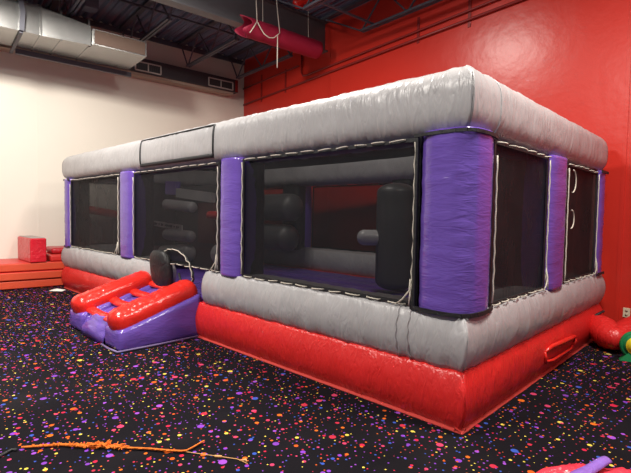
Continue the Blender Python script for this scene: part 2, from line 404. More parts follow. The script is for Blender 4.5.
# -- window nets with border and lacing
def window(side, a, b, z0=Z2 + .01, z1=Z3 - .01, lace=True, seed=0):
    o, d, inw, ln = SIDES[side]; o = Vector(o); d = Vector(d); inw = Vector(inw)
    P = lambda s, y, z: o + d * s + inw * y + Vector((0, 0, z))
    na, nz = 20, 12; v, f = [], []
    for i in range(na + 1):
        for j in range(nz + 1):
            u, w = i/na, j/nz
            sag = 4*u*(1-u)*4*w*(1-w)
            v.append(P(a + (b-a)*u, .03 + .03*sag + .012*noise.noise(Vector((u*4, w*4, seed)))*min(1, sag*3), z0 + (z1-z0)*w))
    for i in range(na):
        for j in range(nz):
            q = i*(nz+1) + j; f.append((q, q+nz+1, q+nz+2, q+1))
    net = make('window_net', v, f, NET, B)
    mb = MB(); t, h = .010, .030
    mb.bar(P(a, .015, z0+.015), P(b, .015, z0+.015), t, h); mb.bar(P(a, .015, z1-.015), P(b, .015, z1-.015), t, h)
    for s in (a + .015, b - .015):
        p, q = P(s, .015, z0), P(s, .015, z1); e = d * .014; g = inw * .005
        mb.add([p-e-g, p+e-g, p+e+g, p-e+g, q-e-g, q+e-g, q+e+g, q-e+g], [(0,3,2,1),(4,5,6,7),(0,1,5,4),(1,2,6,5),(2,3,7,6),(3,0,4,7)])
    mb.obj('net_border', TRIM, net)
    if not lace: return net
    rnd = random.Random(seed); mb = MB()
    for zz in (z0 + .012, z1 - .012):
        s = a + .05
        while s < b - .1:
            ln_ = rnd.uniform(.11, .16)
            j0, j1 = rnd.uniform(-.006, .006), rnd.uniform(-.006, .006)
            mb.tube([P(s, .012, zz + j0), P(s + .012, -.008, zz + j0), P(s + ln_*.5, -.014, zz + (j0+j1)/2), P(s + ln_ - .012, -.008, zz + j1), P(s + ln_, .012, zz + j1)], .0055, 6)
            s += ln_ + rnd.uniform(.045, .075)
    for s0, sg in ((a + .018, 1), (b - .018, -1)):
        pts = []; zz = z0 + .03; k = 0
        while zz < z1 - .02:
            pts.append(P(s0 + sg * .006 * (1 if k % 2 else -1) + rnd.uniform(-.003, .003), -.006, zz)); zz += rnd.uniform(.06, .1); k += 1
        mb.tube(pts, .0065, 6)
    # tails hanging at one lower corner
    e = b - .03
    mb.tube([P(e, -.01, z0 + .20), P(e + .004, -.025, z0 + .12), P(e - .05, -.03, z0 + .05), P(e - .10, -.03, z0 + .01)], .006, 6)
    mb.tube([P(e, -.01, z0 + .18), P(e + .01, -.025, z0 + .09), P(e + .004, -.03, z0 + .01)], .006, 6)
    mb.obj('lacing', CORD, net, True)
    return net
window('front', .30, 2.44, seed=1)
window('front', 2.92, 5.07, z0=Z2+.01, seed=2)
window('front', 5.48, L - .385, seed=3)
window('right', .42, 1.62, seed=4)
window('right', 2.17, 3.40, seed=5)
for a, b in ((.38, 2.47), (2.87, 5.03), (5.51, 7.60)): window('back', a, b, lace=False, seed=int(a*10))
for a, b in ((.32, 1.62), (2.17, 3.4)): window('left', a, b, lace=False, seed=int(a*7))
# loose cord loops hanging in the far right-hand window
for zc, r in ((1.83, .085), (1.45, .07)):
    MB().tube([(.03 + .01, 2.2 + r*1.2*math.sin(t*PI/10), zc + r*1.3*math.cos(t*PI/10)) for t in range(0, 11)], .0065, 6).obj('loose_cord', CORD, B, True)

# -- roof net
v, f = [], []
for i in range(41):
    for j in range(21):
        u, w = i/40, j/20; sag = 4*u*(1-u)*4*w*(1-w)
        v.append((-L + .35 + (L-.7)*u, .35 + (W-.7)*w, 2.40 - .16*sag + .02*noise.noise(Vector((u*9, w*6, 0)))))
for i in range(40):
    for j in range(20):
        q = i*21 + j; f.append((q, q+21, q+22, q+1))
make('roof_net', v, f, ROOFNET, B)

# -- banner patch outlined in black on the front top tube, above the doorway
def on_top_tube(x, ang, off=.006):
    n_ = 2.9; c, s = math.cos(ang), math.sin(ang)
    u = .225 + (.255+off) * math.copysign(abs(c)**(2/n_), c); w = (Z3+Z4)/2 - .005 + (.242+off) * math.copysign(abs(s)**(2/n_), s)
    return (x, u, w)
mb = MB()
xa, xb = -4.76, -2.98; a0, a1 = PI + .55, PI - .72
def ribbon(line, wdt):
    mb.tube(line, wdt, 6)
ribbon([on_top_tube(xa + (xb-xa)*k/30, a0, .001) for k in range(31)], .026)
ribbon([on_top_tube(xa + (xb-xa)*k/30, a1, .003) for k in range(31)], .012)
ribbon([on_top_tube(xa + .03*math.sin(PI*k/16), a0 + (a1-a0)*k/16, .003) for k in range(17)], .013)
ribbon([on_top_tube(xb + .03*math.sin(PI*k/16), a0 + (a1-a0)*k/16, .003) for k in range(17)], .013)
mb.obj('banner_border', TRIM, B, True)

# -- stitched seams: pleat band by the near corner, tube seam on the right side
def seamline(pts, r, mat, nm):
    MB().tube(pts, r, 6).obj(nm, mat, B, True)
def lower_face(x, v): return (x, -.055 * (1 - abs(2*v - 1)**2.2) - .004, Z1 + (Z2-Z1)*v)
for x in (-.50, -.40):
    seamline([lower_face(x + .006*math.sin(k*2.1), k/12) for k in range(13)], .008, GREY, 'sewn_seam')
seamline([(lambda p: (p[1]*-1, .42, p[2]))(on_top_tube(0, PI + 1.3 - 2.9*k/24, .000)) for k in range(25)], .006, GREY, 'sewn_seam')

# -- carry handle on the right side
mb = MB()
hp = [(.05, 1.50, .245), (.075, 1.62, .285), (.085, 1.9, .275), (.085, 2.15, .262), (.08, 2.35, .245), (.05, 2.44, .215)]
mb.tube(hp, [.012,.02,.024,.024,.02,.012], 8)
hp = [(.05, 1.52, .16), (.072, 1.66, .145), (.072, 1.95, .14), (.072, 2.25, .135), (.05, 2.40, .15)]
mb.tube(hp, [.010,.014,.014,.014,.010], 8)
mb.tube([(.055, 1.50, .25), (.07, 1.50, .2), (.055, 1.52, .15)], .013, 8); mb.tube([(.055, 2.43, .22), (.07, 2.43, .18), (.055, 2.40, .145)], .013, 8)
mb.obj('carry_handle', BRIGHTRED, B, True)

# -- inflation tube leaving the back of the right side
mb = MB()
pts = [(-.02, 3.36, .24), (.06, 3.27, .22), (.16, 3.16, .195), (.23, 3.05, .165), (.31, 2.96, .16), (.335, 3.0, .16), (.35, 3.2, .17), (.37, 3.42, .18), (.42, 3.6, .19), (.7, 3.68, .19), (1.4, 3.67, .19)]
rad = [.06, .13, .155, .155, .13, .115, .135, .14, .145, .15, .15]
P2, R2 = [], []
for i in range(len(pts)-1):
    for k in range(6):
        t = k/6; P2.append(Vector(pts[i]).lerp(Vector(pts[i+1]), t)); R2.append((rad[i]*(1-t) + rad[i+1]*t) * (1 + .03*math.sin(i*6+k*2.3)))
for _ in range(3):
    P2 = [P2[0]] + [(P2[i-1]+P2[i]*2+P2[i+1])/4 for i in range(1, len(P2)-1)] + [P2[-1]]
mb.tube(P2, R2, 28)
mb.obj('inflation_tube', RED, B, True)
mb = MB(); mb.tube([(.06 + .12*math.cos(t*.5)*.6, 3.30 + .10*math.sin(t*.5), .33 + .05*math.cos(t*.5)) for t in range(13)], .012, 6)
mb.obj('tie_strap', TRIM, B, True)

# -- entry ramp
RX0, RX1, RY = -4.77, -3.28, -.92
def wedge(name, x0, x1, y0, y1, zf, zb, mat, parent, bulge=.03, nt_=20, nu=14, seed=0.):
    """inflated wedge, front at y0 (height zf), back at y1 (height zb)"""
    V, F = [], []
    m = 0
    rings = []
    for i in range(nt_ + 1):
        t = i / nt_; y = y0 + (y1-y0)*t; zz = zf + (zb-zf)*t
        e = 1.
        if t < .12: e = .75 + .25*math.sin(t/.12*PI/2)
        pr = puffrect(x0, x1, .01, zz, bulge*e, bulge*e, bulge*.6*e, 0, 8)
        ring = []
        for (u, w) in pr:
            q = noise.noise(Vector((u*9+seed, y*9, w*9))) * .012
            ring.append((u + q, y - (bulge if i == 0 else 0)*0, w + q*.6 if w > .03 else w))
        rings.append(ring); m = len(ring)
    # front cap bulges out
    cx, cz = (x0+x1)/2, zf/2
    for s, dy in ((.0, -bulge), (.5, -bulge*.9), (.85, -bulge*.45)):
        V += [(cx + (p[0]-cx)*s, y0 + dy, cz + (p[2]-cz)*s) for p in rings[0]]
    for r in rings: V += r
    nr = len(V) // m
    for i in range(nr - 1):
        for j in range(m): F.append((i*m+j, i*m+(j+1) % m, (i+1)*m+(j+1) % m, (i+1)*m+j))
    F.append(tuple((nr-1)*m + j for j in range(m)))
    o = make(name, V, F, mat, parent)
    bm = bmesh.new(); bm.from_mesh(o.data); bmesh.ops.remove_doubles(bm, verts=bm.verts, dist=1e-5); bmesh.ops.recalc_face_normals(bm, faces=bm.faces); bm.to_mesh(o.data); bm.free()
    return o
ramp = wedge('entry_ramp', RX0 + .40, RX1 - .40, RY + .05, .04, .18, .47, PURPLE, B, .03, seed=1.)
wedge('ramp_side', RX1 - .38, RX1, RY, .02, .21, .50, PURPLE, ramp, .022, seed=2.)
wedge('ramp_side', RX0, RX0 + .38, RY, .02, .21, .50, PURPLE, ramp, .022, seed=3.)
def bolster(xc, seed):
    p0 = Vector((xc, RY + .02, .265)); p1 = Vector((xc, .0, .535)); d = (p1-p0); ln = d.length; d.normalize()
    up = Vector((1,0,0)).cross(d)
    beam('side_bolster', supell(.165, .142, 0, 0, 2.3, 40), p0 - d*.05, d, (1,0,0), up, ln + .10, BRIGHTRED, ramp, step=.02, end0='round', end1='round', er=.11, wr=.008, seed=seed, fw=30)
bolster(RX1 - .185, 5.); bolster(RX0 + .185, 15.)
for k, yy in enumerate((-.80, -.53, -.27, -.01)):
    zz = .18 + (.47-.18) * ((yy - RY - .05) / (-RY)) + .035
    V = []; xs = [RX0 + .34 + (RX1-RX0-.68)*i/16 for i in range(17)]
    mb = MB(); m_ = 12
    rings = []
    for i, x in enumerate(xs):
        for j in range(m_):
            t = 2*PI*j/m_
            V.append((x, yy + .055*math.copysign(abs(math.cos(t))**.8, math.cos(t)) + .006*math.sin(i*.9+k), zz + .015 + .032*math.sin(t) + .016*math.cos(t) - .012*math.sin(PI*i/16)))
    F = [(i*m_+j, i*m_+(j+1) % m_, (i+1)*m_+(j+1) % m_, (i+1)*m_+j) for i in range(16) for j in range(m_)]
    make('climbing_step', V, F, BRIGHTRED, ramp)
# slumped tongue at the foot of the ramp
V, F = [], []
for i in range(21):
    for j in range(13):
        u, w = i/20, j/12
        x = RX0 + .40 + (RX1-RX0-.80)*u; y = RY + .10 - .12*w
        z = .205*(1-w)**.7 + .03 + .025*math.sin(PI*u) + .018*noise.noise(Vector((u*5, w*4, 2)))
        V.append((x, y - .02*math.sin(PI*u), max(.008, z * (1 if j < 12 else .2))))
for i in range(20):
    for j in range(12): q = i*13+j; F.append((q, q+1, q+14, q+13))
o = make('ramp_tongue', V, F, PURPLE, ramp)
md = o.modifiers.new('thick', 'SOLIDIFY'); md.thickness = .01
mb = MB()
mb.tube([(RX1+.012, RY-.03, .014), (RX1+.02, -.5, .012), (RX1+.015, .0, .012)], .011, 6); mb.tube([(RX1-.4, RY-.035, .012), (RX1-.2, RY-.045, .012), (RX1+.012, RY-.03, .014)], .011, 6)
mb.obj('ramp_piping', flat('lilac_piping', (.22, .16, .34), .5), ramp, True)

# purple landing inside the doorway, with black hatch flap and hoop
wedge('doorway_landing', -4.25, -3.33, .02, .60, .47, .47, PURPLE, B, .02, seed=9.)
V, F = [], []
for i in range(25):
    for j in range(20):
        a = PI*i/24; b = 2*PI*j/20; q = math.sin(a)**.55
        V.append((-4.17 + .25*q*math.cos(b), -.01 + .085*q*math.copysign(abs(math.sin(b))**.8, math.sin(b)) + .03*math.cos(a), (.71) - .25*math.copysign(abs(math.cos(a))**.8, math.cos(a)) + .012*noise.noise(Vector((i*.4, math.cos(b)*2, 1)))))
for i in range(24):
    for j in range(20): F.append((i*20+j, i*20+(j+1) % 20, (i+1)*20+(j+1) % 20, (i+1)*20+j))
make('door_flap', V, F, BLACKV, B)
mb = MB()
hoop = []
for k in range(33):
    t = PI*(-.12 + 1.24*k/32)
    hoop.append((-3.90 + .46*math.cos(t) + .012*math.sin(k*1.9), .02 + .01*math.sin(k*2.7), .66 + .33*math.sin(t) + .008*math.sin(k*2.3)))
mb.tube(hoop, .014, 8); mb.obj('door_hoop', TRIM, B, True)
mb = MB(); mb.tube([(p[0] + .014*math.sin(i*2.4), p[1]-.016, p[2] + .014*math.cos(i*2.4)) for i, p in enumerate(hoop)], .0065, 6); mb.obj('hoop_cord', CORD, B, True)
mb = MB(); mb.tube([(-3.74, .0, .70), (-3.60, -.03, .56), (-3.46, -.04, .42)], .014, 6); mb.obj('door_strap', TRIM, B, True)

# -- things seen dimly through the nets: inflated obstacles, plus a panel for the dimmed red wall
def capsule(name, p, q, r, mat, k=.7, seed=0):
    p, q = Vector(p), Vector(q); d = (q-p); ln = d.length; d.normalize(); P_, R_ = [], []
    e = r * k
    for i in range(9): a = PI/2*i/8; P_.append(p + d*(e*(1-math.cos(a)))); R_.append(max(.004, r*math.sin(a)))
    for i in range(1, 14): P_.append(p + d*(e + (ln-2*e)*i/14)); R_.append(r*(1 + .02*noise.noise(Vector((i*.8, seed, 0)))))
    for i in range(8, -1, -1): a = PI/2*i/8; P_.append(q - d*(e*(1-math.cos(a)))); R_.append(max(.004, r*math.sin(a)))
    return MB().tube(P_, R_, 28).obj(name, mat, B, True)
CHAR = flat('charcoal_vinyl', (.07, .07, .072), .4)
capsule('squeeze_roller', (-6.3, 2.75, 1.02), (-4.60, 2.75, 1.02), .25, CHAR, seed=1)
capsule('squeeze_roller', (-6.3, 2.75, 1.58), (-4.50, 2.75, 1.58), .25, CHAR, seed=2)
capsule('punching_obstacle', (-2.12, 2.3, .45), (-2.12, 2.3, 1.90), .26, CHAR, .5, seed=4)
capsule('boxing_knob', (-2.50, 1.95, 1.16), (-2.22, 2.2, 1.16), .105, GREY, .9, seed=5)
capsule('crawl_log', (-7.68, .30, 1.49), (-7.55, 1.05, 1.36), .075, RED, .8, seed=6)
capsule('crawl_log', (-5.47, 1.5, 1.42), (-4.9, 1.7, 1.42), .07, RED, .8, seed=7)
capsule('grey_bolster', (-6.95, 1.5, 1.62), (-5.9, 1.5, 1.55), .10, GREY, .6, seed=8)
capsule('grey_bolster', (-6.95, 1.5, 1.03), (-5.93, 1.5, 1.02), .11, GREY, .9, seed=9)
capsule('grey_bolster', (-7.05, 1.5, .66), (-6.0, 1.5, .72), .16, GREY, .6, seed=14)
MB().bar((-6.69, 1.62, 1.84), (-5.45, 1.62, 1.72), .08, .17).obj('grey_panel', GREY, B)
MB().bar((-7.17, 1.66, 1.95), (-6.75, 1.66, 1.93), .10, .26).obj('purple_panel', PURPLE, B)
MB().bar((-5.98, 1.66, 1.28), (-5.45, 1.66, 1.28), .06, .72).obj('dim_wall_panel', flat('dim_wall_red', (.16, .05, .045), .5), B)  # stands in for the red wall behind, its dimness put into the colour
MB().bar((-6.9, 1.75, 1.20), (-5.4, 1.75, 1.20), .12, 1.5).obj('obstacle_frame', CHAR, B)
mb = MB(); mb.bar((-7.45, 1.34, 1.26), (-6.02, 1.34, 1.18), .02, .10); bn = mb.obj('sign_strip', flat('pale_strip', (.62, .58, .52), .6), B)
mb = MB(); rnd = random.Random(3)
d = (Vector((-6.02, 1.34, 1.18)) - Vector((-7.45, 1.34, 1.26))); nrm = Vector((d.y, -d.x, 0)).normalized() * .013
s = .06
while s < .94:
    w = rnd.uniform(.016, .030); p = Vector((-7.45, 1.34, 1.26)) + d*s + nrm
    mb.bar(p, p + d*w, .004, rnd.uniform(.03, .05)); s += w + (.010 if rnd.random() < .8 else .04)
mb.obj('strip_lettering', TRIM, bn)
capsule('landing_roll', (-4.35, .95, .86), (-3.5, .95, .86), .15, GREY, .6, seed=12)
# black side curtain panels beside the left column of the big window
mb = MB(); mb.bar((-6.2, 3.15, 1.23), (-6.2, 1.7, 1.23), .03, 1.5); mb.obj('inner_curtain', BLACKV, B)

# ================================================================== ROOM
def struct(o): o['kind'] = 'structure'; return o
WX, WY, ZC = -9.3, 3.9, 5.62
struct(MB().box((WX - .2, -6.5, -.12), (5.5, WY + .2, 0)).obj('floor', CARPET))
struct(MB().box((WX - .2, -6.5, 0), (WX, WY + .2, 5.75)).obj('wall_left', WHITEWALL))
struct(MB().box((WX, WY, 0), (5.5, WY + .2, 5.75)).obj('wall_back', REDWALL))
# corrugated ceiling deck
V, F = [], []; y = -6.5; k = 0
prof = [(0, 0), (.06, 0), (.09, .06), (.15, .06), (.18, 0)]
ys = []
while y < WY:
    for a, b in ((0, 0), (.10, 0), (.12, .035), (.16, .035), (.18, 0)):
        if y + a <= WY: ys.append((y + a, ZC + b))
    y += .20
for (yy, zz) in ys: V += [(WX, yy, zz), (5.5, yy, zz)]
for i in range(len(ys)-1): F.append((2*i, 2*i+1, 2*i+3, 2*i+2))
struct(make('ceiling', V, F, DECK, None, False))
# wall seams (thin battens) on both walls
SEAMW = WHITEWALL
for i, yy in enumerate((-.995,)):
    struct(MB().box((WX, yy - .012, 0), (WX + .006, yy + .012, 4.5)).obj('trim_1', WHITEWALL))
for i, xx in enumerate((-.235, -5.78)):
    struct(MB().box((xx - .022, WY - .010, 0), (xx + .022, WY, 5.6)).obj('trim_%d' % (i + 2), REDWALL))
struct(MB().box((WX, -6.5, 5.50), (WX + .05, WY, 5.60)).obj('trim_4', JOIST))

# girder
g = MB(); g.box((-6.06, -6.4, 4.97), (-5.84, WY - .01, 4.995)); g.box((-6.06, -6.4, 5.575), (-5.84, WY - .01, 5.60)); g.box((-5.96, -6.4, 4.98), (-5.94, WY - .01, 5.59))
gird = g.obj('steel_girder', STEEL)
tag(gird, 'long grey steel girder under the ceiling, running to the red wall', 'girder')

# joists
def joist(y, x0, x1, zb, lab, grp, gap0=.45, gap1=.45):
    t = thing('open_web_joist', lab, 'joist', (x0, y, ZC), 0, grp)
    ln = x1 - x0; zb = zb - ZC
    MB().box((0, -.05, -.05), (ln, .05, 0)).obj('top_chord', JOIST, t)
    m = MB(); m.box((gap0, -.05, zb - .02), (ln - gap1, -.012, zb + .02)); m.box((gap0, .012, zb - .02), (ln - gap1, .05, zb + .02)); m.obj('bottom_chord', JOIST, t)
    w = MB(); n_ = max(4, int((ln - gap0 - gap1) / .55)); xs = [gap0 + (ln - gap0 - gap1)*i/n_ for i in range(n_ + 1)]
    for i in range(n_):
        a = (xs[i], 0, zb if i % 2 == 0 else -.03); b = (xs[i+1], 0, -.03 if i % 2 == 0 else zb); w.bar(a, b, .025)
    w.bar((.05, 0, -.03), (gap0, 0, zb), .025); w.bar((ln - .05, 0, -.03), (ln - gap1, 0, zb), .025)
    w.obj('web', JOIST, t)
    return t
for y, lab in ((3.42, 'dark open-web joist over the bounce house, nearest the red wall corner'), (2.06, 'dark open-web joist above the right-hand vent'), (.66, 'dark open-web joist above the open end of the silver duct'), (-.74, 'dark open-web joist at the top left, crossing over the silver duct')):
    joist(y, WX + .02, -6.08, 4.96, lab, None)
for y, lab in ((3.72, 'grey open-web joist running close along the top of the red wall'), (2.32, 'dark open-web joist right of the girder, at the top edge')):
    joist(y, -5.82, 3.5, 5.02, lab, None, 1.15, .4)
# bridging angle under the deck
for p, q, lab in (((-7.6, -1.2, 5.5), (-7.6, 3.88, 5.5), 'thin dark bridging bar between the joists left of the girder'),((-4.4, -6., 5.08), (-4.4, 3.9, 5.08), 'thin dark bridging bar running to the red wall right of the girder')):
    tag(MB().bar(p, q, .035).obj('bridging_bar', JOIST), lab, 'bar')

# magenta fabric sleeve slung beneath the girder, ragged open end to the left
V, F = [], []; m_ = 28; nn = 40
for i in range(nn + 1):
    t = i/nn; y = 1.68 + (3.45-1.68)*t
    for j in range(m_):
        a = 2*PI*j/m_
        r = .165*(1 + .05*noise.noise(Vector((t*14, math.cos(a)*2, math.sin(a)*2))))
        yy = y + (.09*math.sin(a*3 + .6) if i == 0 else 0) + (.04*math.sin(a*3+.6) if i == 1 else 0)
        V.append((-5.66 + r*math.cos(a), yy, 4.85 + r*1.0*math.sin(a)))
F = [(i*m_+j, i*m_+(j+1) % m_, (i+1)*m_+(j+1) % m_, (i+1)*m_+j) for i in range(nn) for j in range(m_)]
MAG = flat('magenta_fabric', (.36, .014, .05), .55, bump=.4, bscale=10)
t = thing('fabric_sleeve', 'x', 'x', (0, 0, 0))
o = make('sleeve_cloth', V, F, MAG, t); md = o.modifiers.new('thick', 'SOLIDIFY'); md.thickness = .012
for yy in (2.1, 3.2): MB().tube([(-5.66, yy, 5.0), (-5.68, yy, 5.62)], .006, 6).obj('sling_cord', CORD, t)
tag(t, 'magenta-red fabric sleeve with ragged open end slung below the girder', 'fabric sleeve')

# small red tube hanging at the top of the frame
t = thing('red_pipe', 'short bright red pipe with flanged end near the ceiling', 'pipe', (-5.18, 2.52, 5.34))
MB().tube([(.04, 0, 0), (1.6, .12, .03)], .075, 20).obj('pipe_body', BRIGHTRED, t, True)
MB().tube([(0, 0, 0), (.10, .005, 0)], .095, 20).obj('pipe_flange', BRIGHTRED, t, True)
MB().tube([(.5, .03, .06), (.5, .03, .285)], .01, 8).obj('hanger_rod', JOIST, t)

# hanging cords from the girder
t = thing('hanging_cord', 'white cord hanging in loops from the ceiling in front of the magenta sleeve', 'cord', (-5.42, 1.8, 5.55))
def cord(pts, nm):
    MB().tube([Vector(p) - Vector((-5.42, 1.8, 5.55)) for p in pts], .010, 6).obj(nm, CORD, t, True)
cord([(-5.42, 1.80, 5.55), (-5.42, 1.80, 5.2), (-5.42, 1.82, 4.90)], 'upper_strand')
cord([(-5.42, 1.82, 4.90), (-5.42, 1.75, 4.78), (-5.42, 1.67, 4.66)], 'short_tail')
cord([(-5.42, 1.82, 4.90), (-5.42, 1.88, 4.82), (-5.42, 1.97, 4.72), (-5.42, 2.08, 4.68), (-5.42, 2.18, 4.70), (-5.42, 2.27, 4.78), (-5.42, 2.32, 4.83)], 'looped_strand')
cord([(-5.42, 2.22, 5.55), (-5.42, 2.27, 5.15), (-5.42, 2.32, 4.83)], 'upper_strand')
cord([(-5.42, 2.27, 4.78), (-5.42, 2.27, 4.5), (-5.42, 2.27, 4.18)], 'long_tail')

# white wall duct system --------------------------------------------------
t = thing('wall_duct', 'long black rectangular air duct along the top of the cream wall', 'duct', (WX, -2., 4.58))
MB().box((.02, -4.4, .04), (.36, 5.50, .36)).obj('duct_body', DARKDUCT, t)
MB().box((.0, -4.4, -.02), (.30, 5.40, .04)).obj('lower_ledge', flat('tan_ledge', (.40, .32, .25), .6), t)
MB().box((.362, 5.42, .05), (.37, 5.49, .35)).obj('end_seam', REDPIPE, t)
for (a, b), lab in (((.86, 1.44), 'left vent grille'), ((2.66, 3.34), 'right vent grille')):
    vt = MB(); a += 2; b += 2; x = .375; z0, z1 = .075, .265
    vt.bar((x, a, z0), (x, b, z0), .02, .025); vt.bar((x, a, z1), (x, b, z1), .02, .025); vt.bar((x, a, z0), (x, a, z1), .02, .025); vt.bar((x, b, z0), (x, b, z1), .02, .025); vt.bar((x, (a+b)/2, z0), (x, (a+b)/2, z1), .02, .02)
    fr_ = vt.obj('vent_grille', VENTM, t); fr_['label'] = 'pale framed ' + lab
    lv = MB()
    for k in range(12):
        yy = a + (b-a)*(k+.5)/12; lv.bar((x, yy, z0), (x, yy, z1), .006, .010)
    lv.obj('louvre', flat('dark_louvre', (.06, .055, .05), .5), fr_)
# silver box duct
t = thing('silver_duct', 'silver sheet-metal duct with open brown end hanging by the cream wall', 'duct', (-8.8, -3.0, 4.45))
# underside height 4.45, from x -8.5 .. -7.4 ; end at y .55
def taper(y0, y1, a, b, mat, nm, par):
    (x0, x1, z0, z1), (X0, X1, Z0, Z1_) = a, b
    v = [(x0,y0,z0),(x1,y0,z0),(x1,y0,z1),(x0,y0,z1),(X0,y1,Z0),(X1,y1,Z0),(X1,y1,Z1_),(X0,y1,Z1_)]
    return make(nm, v, [(0,1,2,3),(7,6,5,4),(0,4,5,1),(1,5,6,2),(2,6,7,3),(3,7,4,0)], mat, par, False)
ox = lambda x: x + 8.8
taper(-3.4, 1.78, (ox(-8.45), ox(-7.50), 0, .50), (ox(-8.45), ox(-7.50), 0, .50), GALV, 'duct_body', t)
sp = .0
for yy in (1.79, 2.10, 2.55):
    MB().box((ox(-8.46), yy - .015, -.012), (ox(-7.485), yy + .015, .512)).obj('duct_flange', GALV, t)
taper(2.57, 3.53, (ox(-8.45), ox(-7.32), .0, .28), (ox(-8.45), ox(-7.32), .0, .28), GALV, 'outlet_box', t)
MB().box((ox(-7.318), 2.60, .02), (ox(-7.31), 3.50, .26)).obj('brown_face', BROWNDUCT, t)
taper(1.80, 2.56, (ox(-8.45), ox(-7.50), 0, .48), (ox(-8.45), ox(-7.40), .0, .34), GALV, 'duct_transition', t)
# big vertical silver trunk, top left
tr_ = make('duct_trunk', [(-.45,-1.6,0),(.55,-1.6,0),(.55,.42,0),(-.45,.42,0),(-.45,-1.6,.62),(.55,-1.6,.62),(.55,.30,.62),(-.45,.30,.62)], [(0,3,2,1),(4,5,6,7),(0,1,5,4),(1,2,6,5),(2,3,7,6),(3,0,4,7)], GALV, t, False); tr_.location = (.8, 1.0, .51)
# black strap hanger round the duct
MB().bar((.02, -.10, 1.14), (.02, .02, .30), .10, .07).bar((.02, .02, .32), (0, 0, 0), .10, .07).bar((0, 0, -.02), (-1.3, 0, -.02), .05, .03).obj('hanger_strap', JOIST, t).location = (1.33, 1.50, -.01)
tag(MB().bar((-8.50, -1.46, 4.385), (-8.50, .62, 4.385), .06, .09).obj('support_rail', JOIST), 'thin black rail under the silver duct, beside the wall', 'rail')
tag(MB().box((-7.3, -.62, 4.98), (-7.05, -.40, 5.6)).obj('ceiling_bracket', JOIST), 'dark bracket dropping from the ceiling at the top left', 'bracket')

# conduits on the red wall
def conduit(pts, r, lab):
    o = MB().tube(pts, r, 10).obj('conduit', REDPIPE, None, True); return tag(o, lab, 'conduit')
conduit([(-9.25, WY-.036, 4.42), (-5.9, WY-.036, 4.51), (3.5, WY-.036, 4.72)], .022, 'red-painted conduit, lowest of the long runs along the red wall')
conduit([(-9.30, WY-.022, 4.86), (-6.85, WY-.022, 4.90)], .020, 'short upper red-painted conduit run near the wall corner')
conduit([(-6.72, WY-.036, 5.5), (-6.72, WY-.036, 4.72), (-6.66, WY-.036, 4.64), (-6.5, WY-.036, 4.62), (-2., WY-.036, 4.74), (3.5, WY-.036, 4.86)], .020, 'red-painted conduit dropping by the girder, then running right above the lowest')
for x_, z0_, z1_, lab in ((-8.42, 4.36, 5.05, 'short vertical red strut on the red wall, nearest the corner'), (-7.37, 4.40, 4.96, 'short vertical red strut on the red wall, left of the girder end'),
                          (-3.45, 4.50, 4.95, 'short vertical red strut holding the conduits, mid wall'), (-2.45, 4.48, 5.02, 'red strut on the red wall above the bounce house corner')):
    tag(MB().box((x_ - .025, WY - .014, z0_), (x_ + .025, WY, z1_)).obj('wall_strut', REDPIPE), lab, 'strut')

# outlet
t = thing('wall_outlet', 'cream electrical outlet low on the red wall at the right edge', 'outlet', (-.13, WY, .30))
bm = bmesh.new(); bmesh.ops.create_cube(bm, size=1); bmesh.ops.scale(bm, vec=(.078, .008, .12), verts=bm.verts); bmesh.ops.bevel(bm, geom=bm.edges[:], offset=.003, segments=2, affect='EDGES')
me = bpy.data.meshes.new('cover_plate'); bm.to_mesh(me); bm.free(); me.materials.append(flat('cream_plastic', (.72, .64, .46), .4)); o = link(bpy.data.objects.new('cover_plate', me), t); o.location = (0, -.004, 0)
for dz in (.026, -.026):
    m = MB(); m.tube([(0, -.008, dz), (0, -.012, dz)], .017, 16); so = m.obj('socket', flat('socket_plastic', (.45, .38, .27), .4), t, True)

# mats by the cream wall -----------------------------------------------------
def cushion(name, a, b, r, mat, parent=None, seg=3):
    bm = bmesh.new(); bmesh.ops.create_cube(bm, size=1)
    s_ = [b[i]-a[i] for i in range(3)]; c = [(b[i]+a[i])/2 for i in range(3)]
    bmesh.ops.scale(bm, vec=s_, verts=bm.verts)
    bmesh.ops.subdivide_edges(bm, edges=bm.edges[:], cuts=1, use_grid_fill=True) if False else None
    bmesh.ops.bevel(bm, geom=bm.edges[:], offset=r, segments=seg, affect='EDGES', profile=.5)
    bmesh.ops.translate(bm, vec=c, verts=bm.verts)
    me = bpy.data.meshes.new(name); bm.to_mesh(me); bm.free()
    me.polygons.foreach_set('use_smooth', [True]*len(me.polygons)); me.materials.append(mat)
    o = link(bpy.data.objects.new(name, me), parent)
    m = o.modifiers.new('wn', 'WEIGHTED_NORMAL'); return o
for k, (lab, dx) in enumerate((('bottom', 0.), ('middle', .025), ('top', -.01))):
    t = thing('folding_mat', 'red gym mat with orange edge by the cream wall, %s one of the three stacked' % lab, 'mat', (-8.72, -2.2, .16*k), 0, 'stacked gym mats')
    cushion('mat_cover', (-.55, -1.9, .004), (.55 + dx, 1.93, .158), .025, MATRED, t)
    cushion('edge_band', (.55 + dx - .02, -1.88, .018), (.562 + dx, 1.92, .150), .012, ORANGE, t)
t = thing('foam_block', 'upright glossy red foam block with grey top standing on the stacked mats', 'foam block', (-8.62, -1.22, .482), .09)
cushion('block_body', (-.47, -.14, .0), (.47, .13, .45), .02, vinyl('block_vinyl', (.62, .015, .03), .3, (1, 1, 1), .7), t)
cushion('block_top', (-.45, -.12, .445), (.45, .11, .462), .008, flat('grey_pad', (.36, .30, .28), .6), t)
t = cushion('red_pad', (-9.1, -.98, .482), (-8.20, -.35, .60), .03, MATRED); tag(t, 'low dark red pad lying right of the foam block on the mats', 'pad')
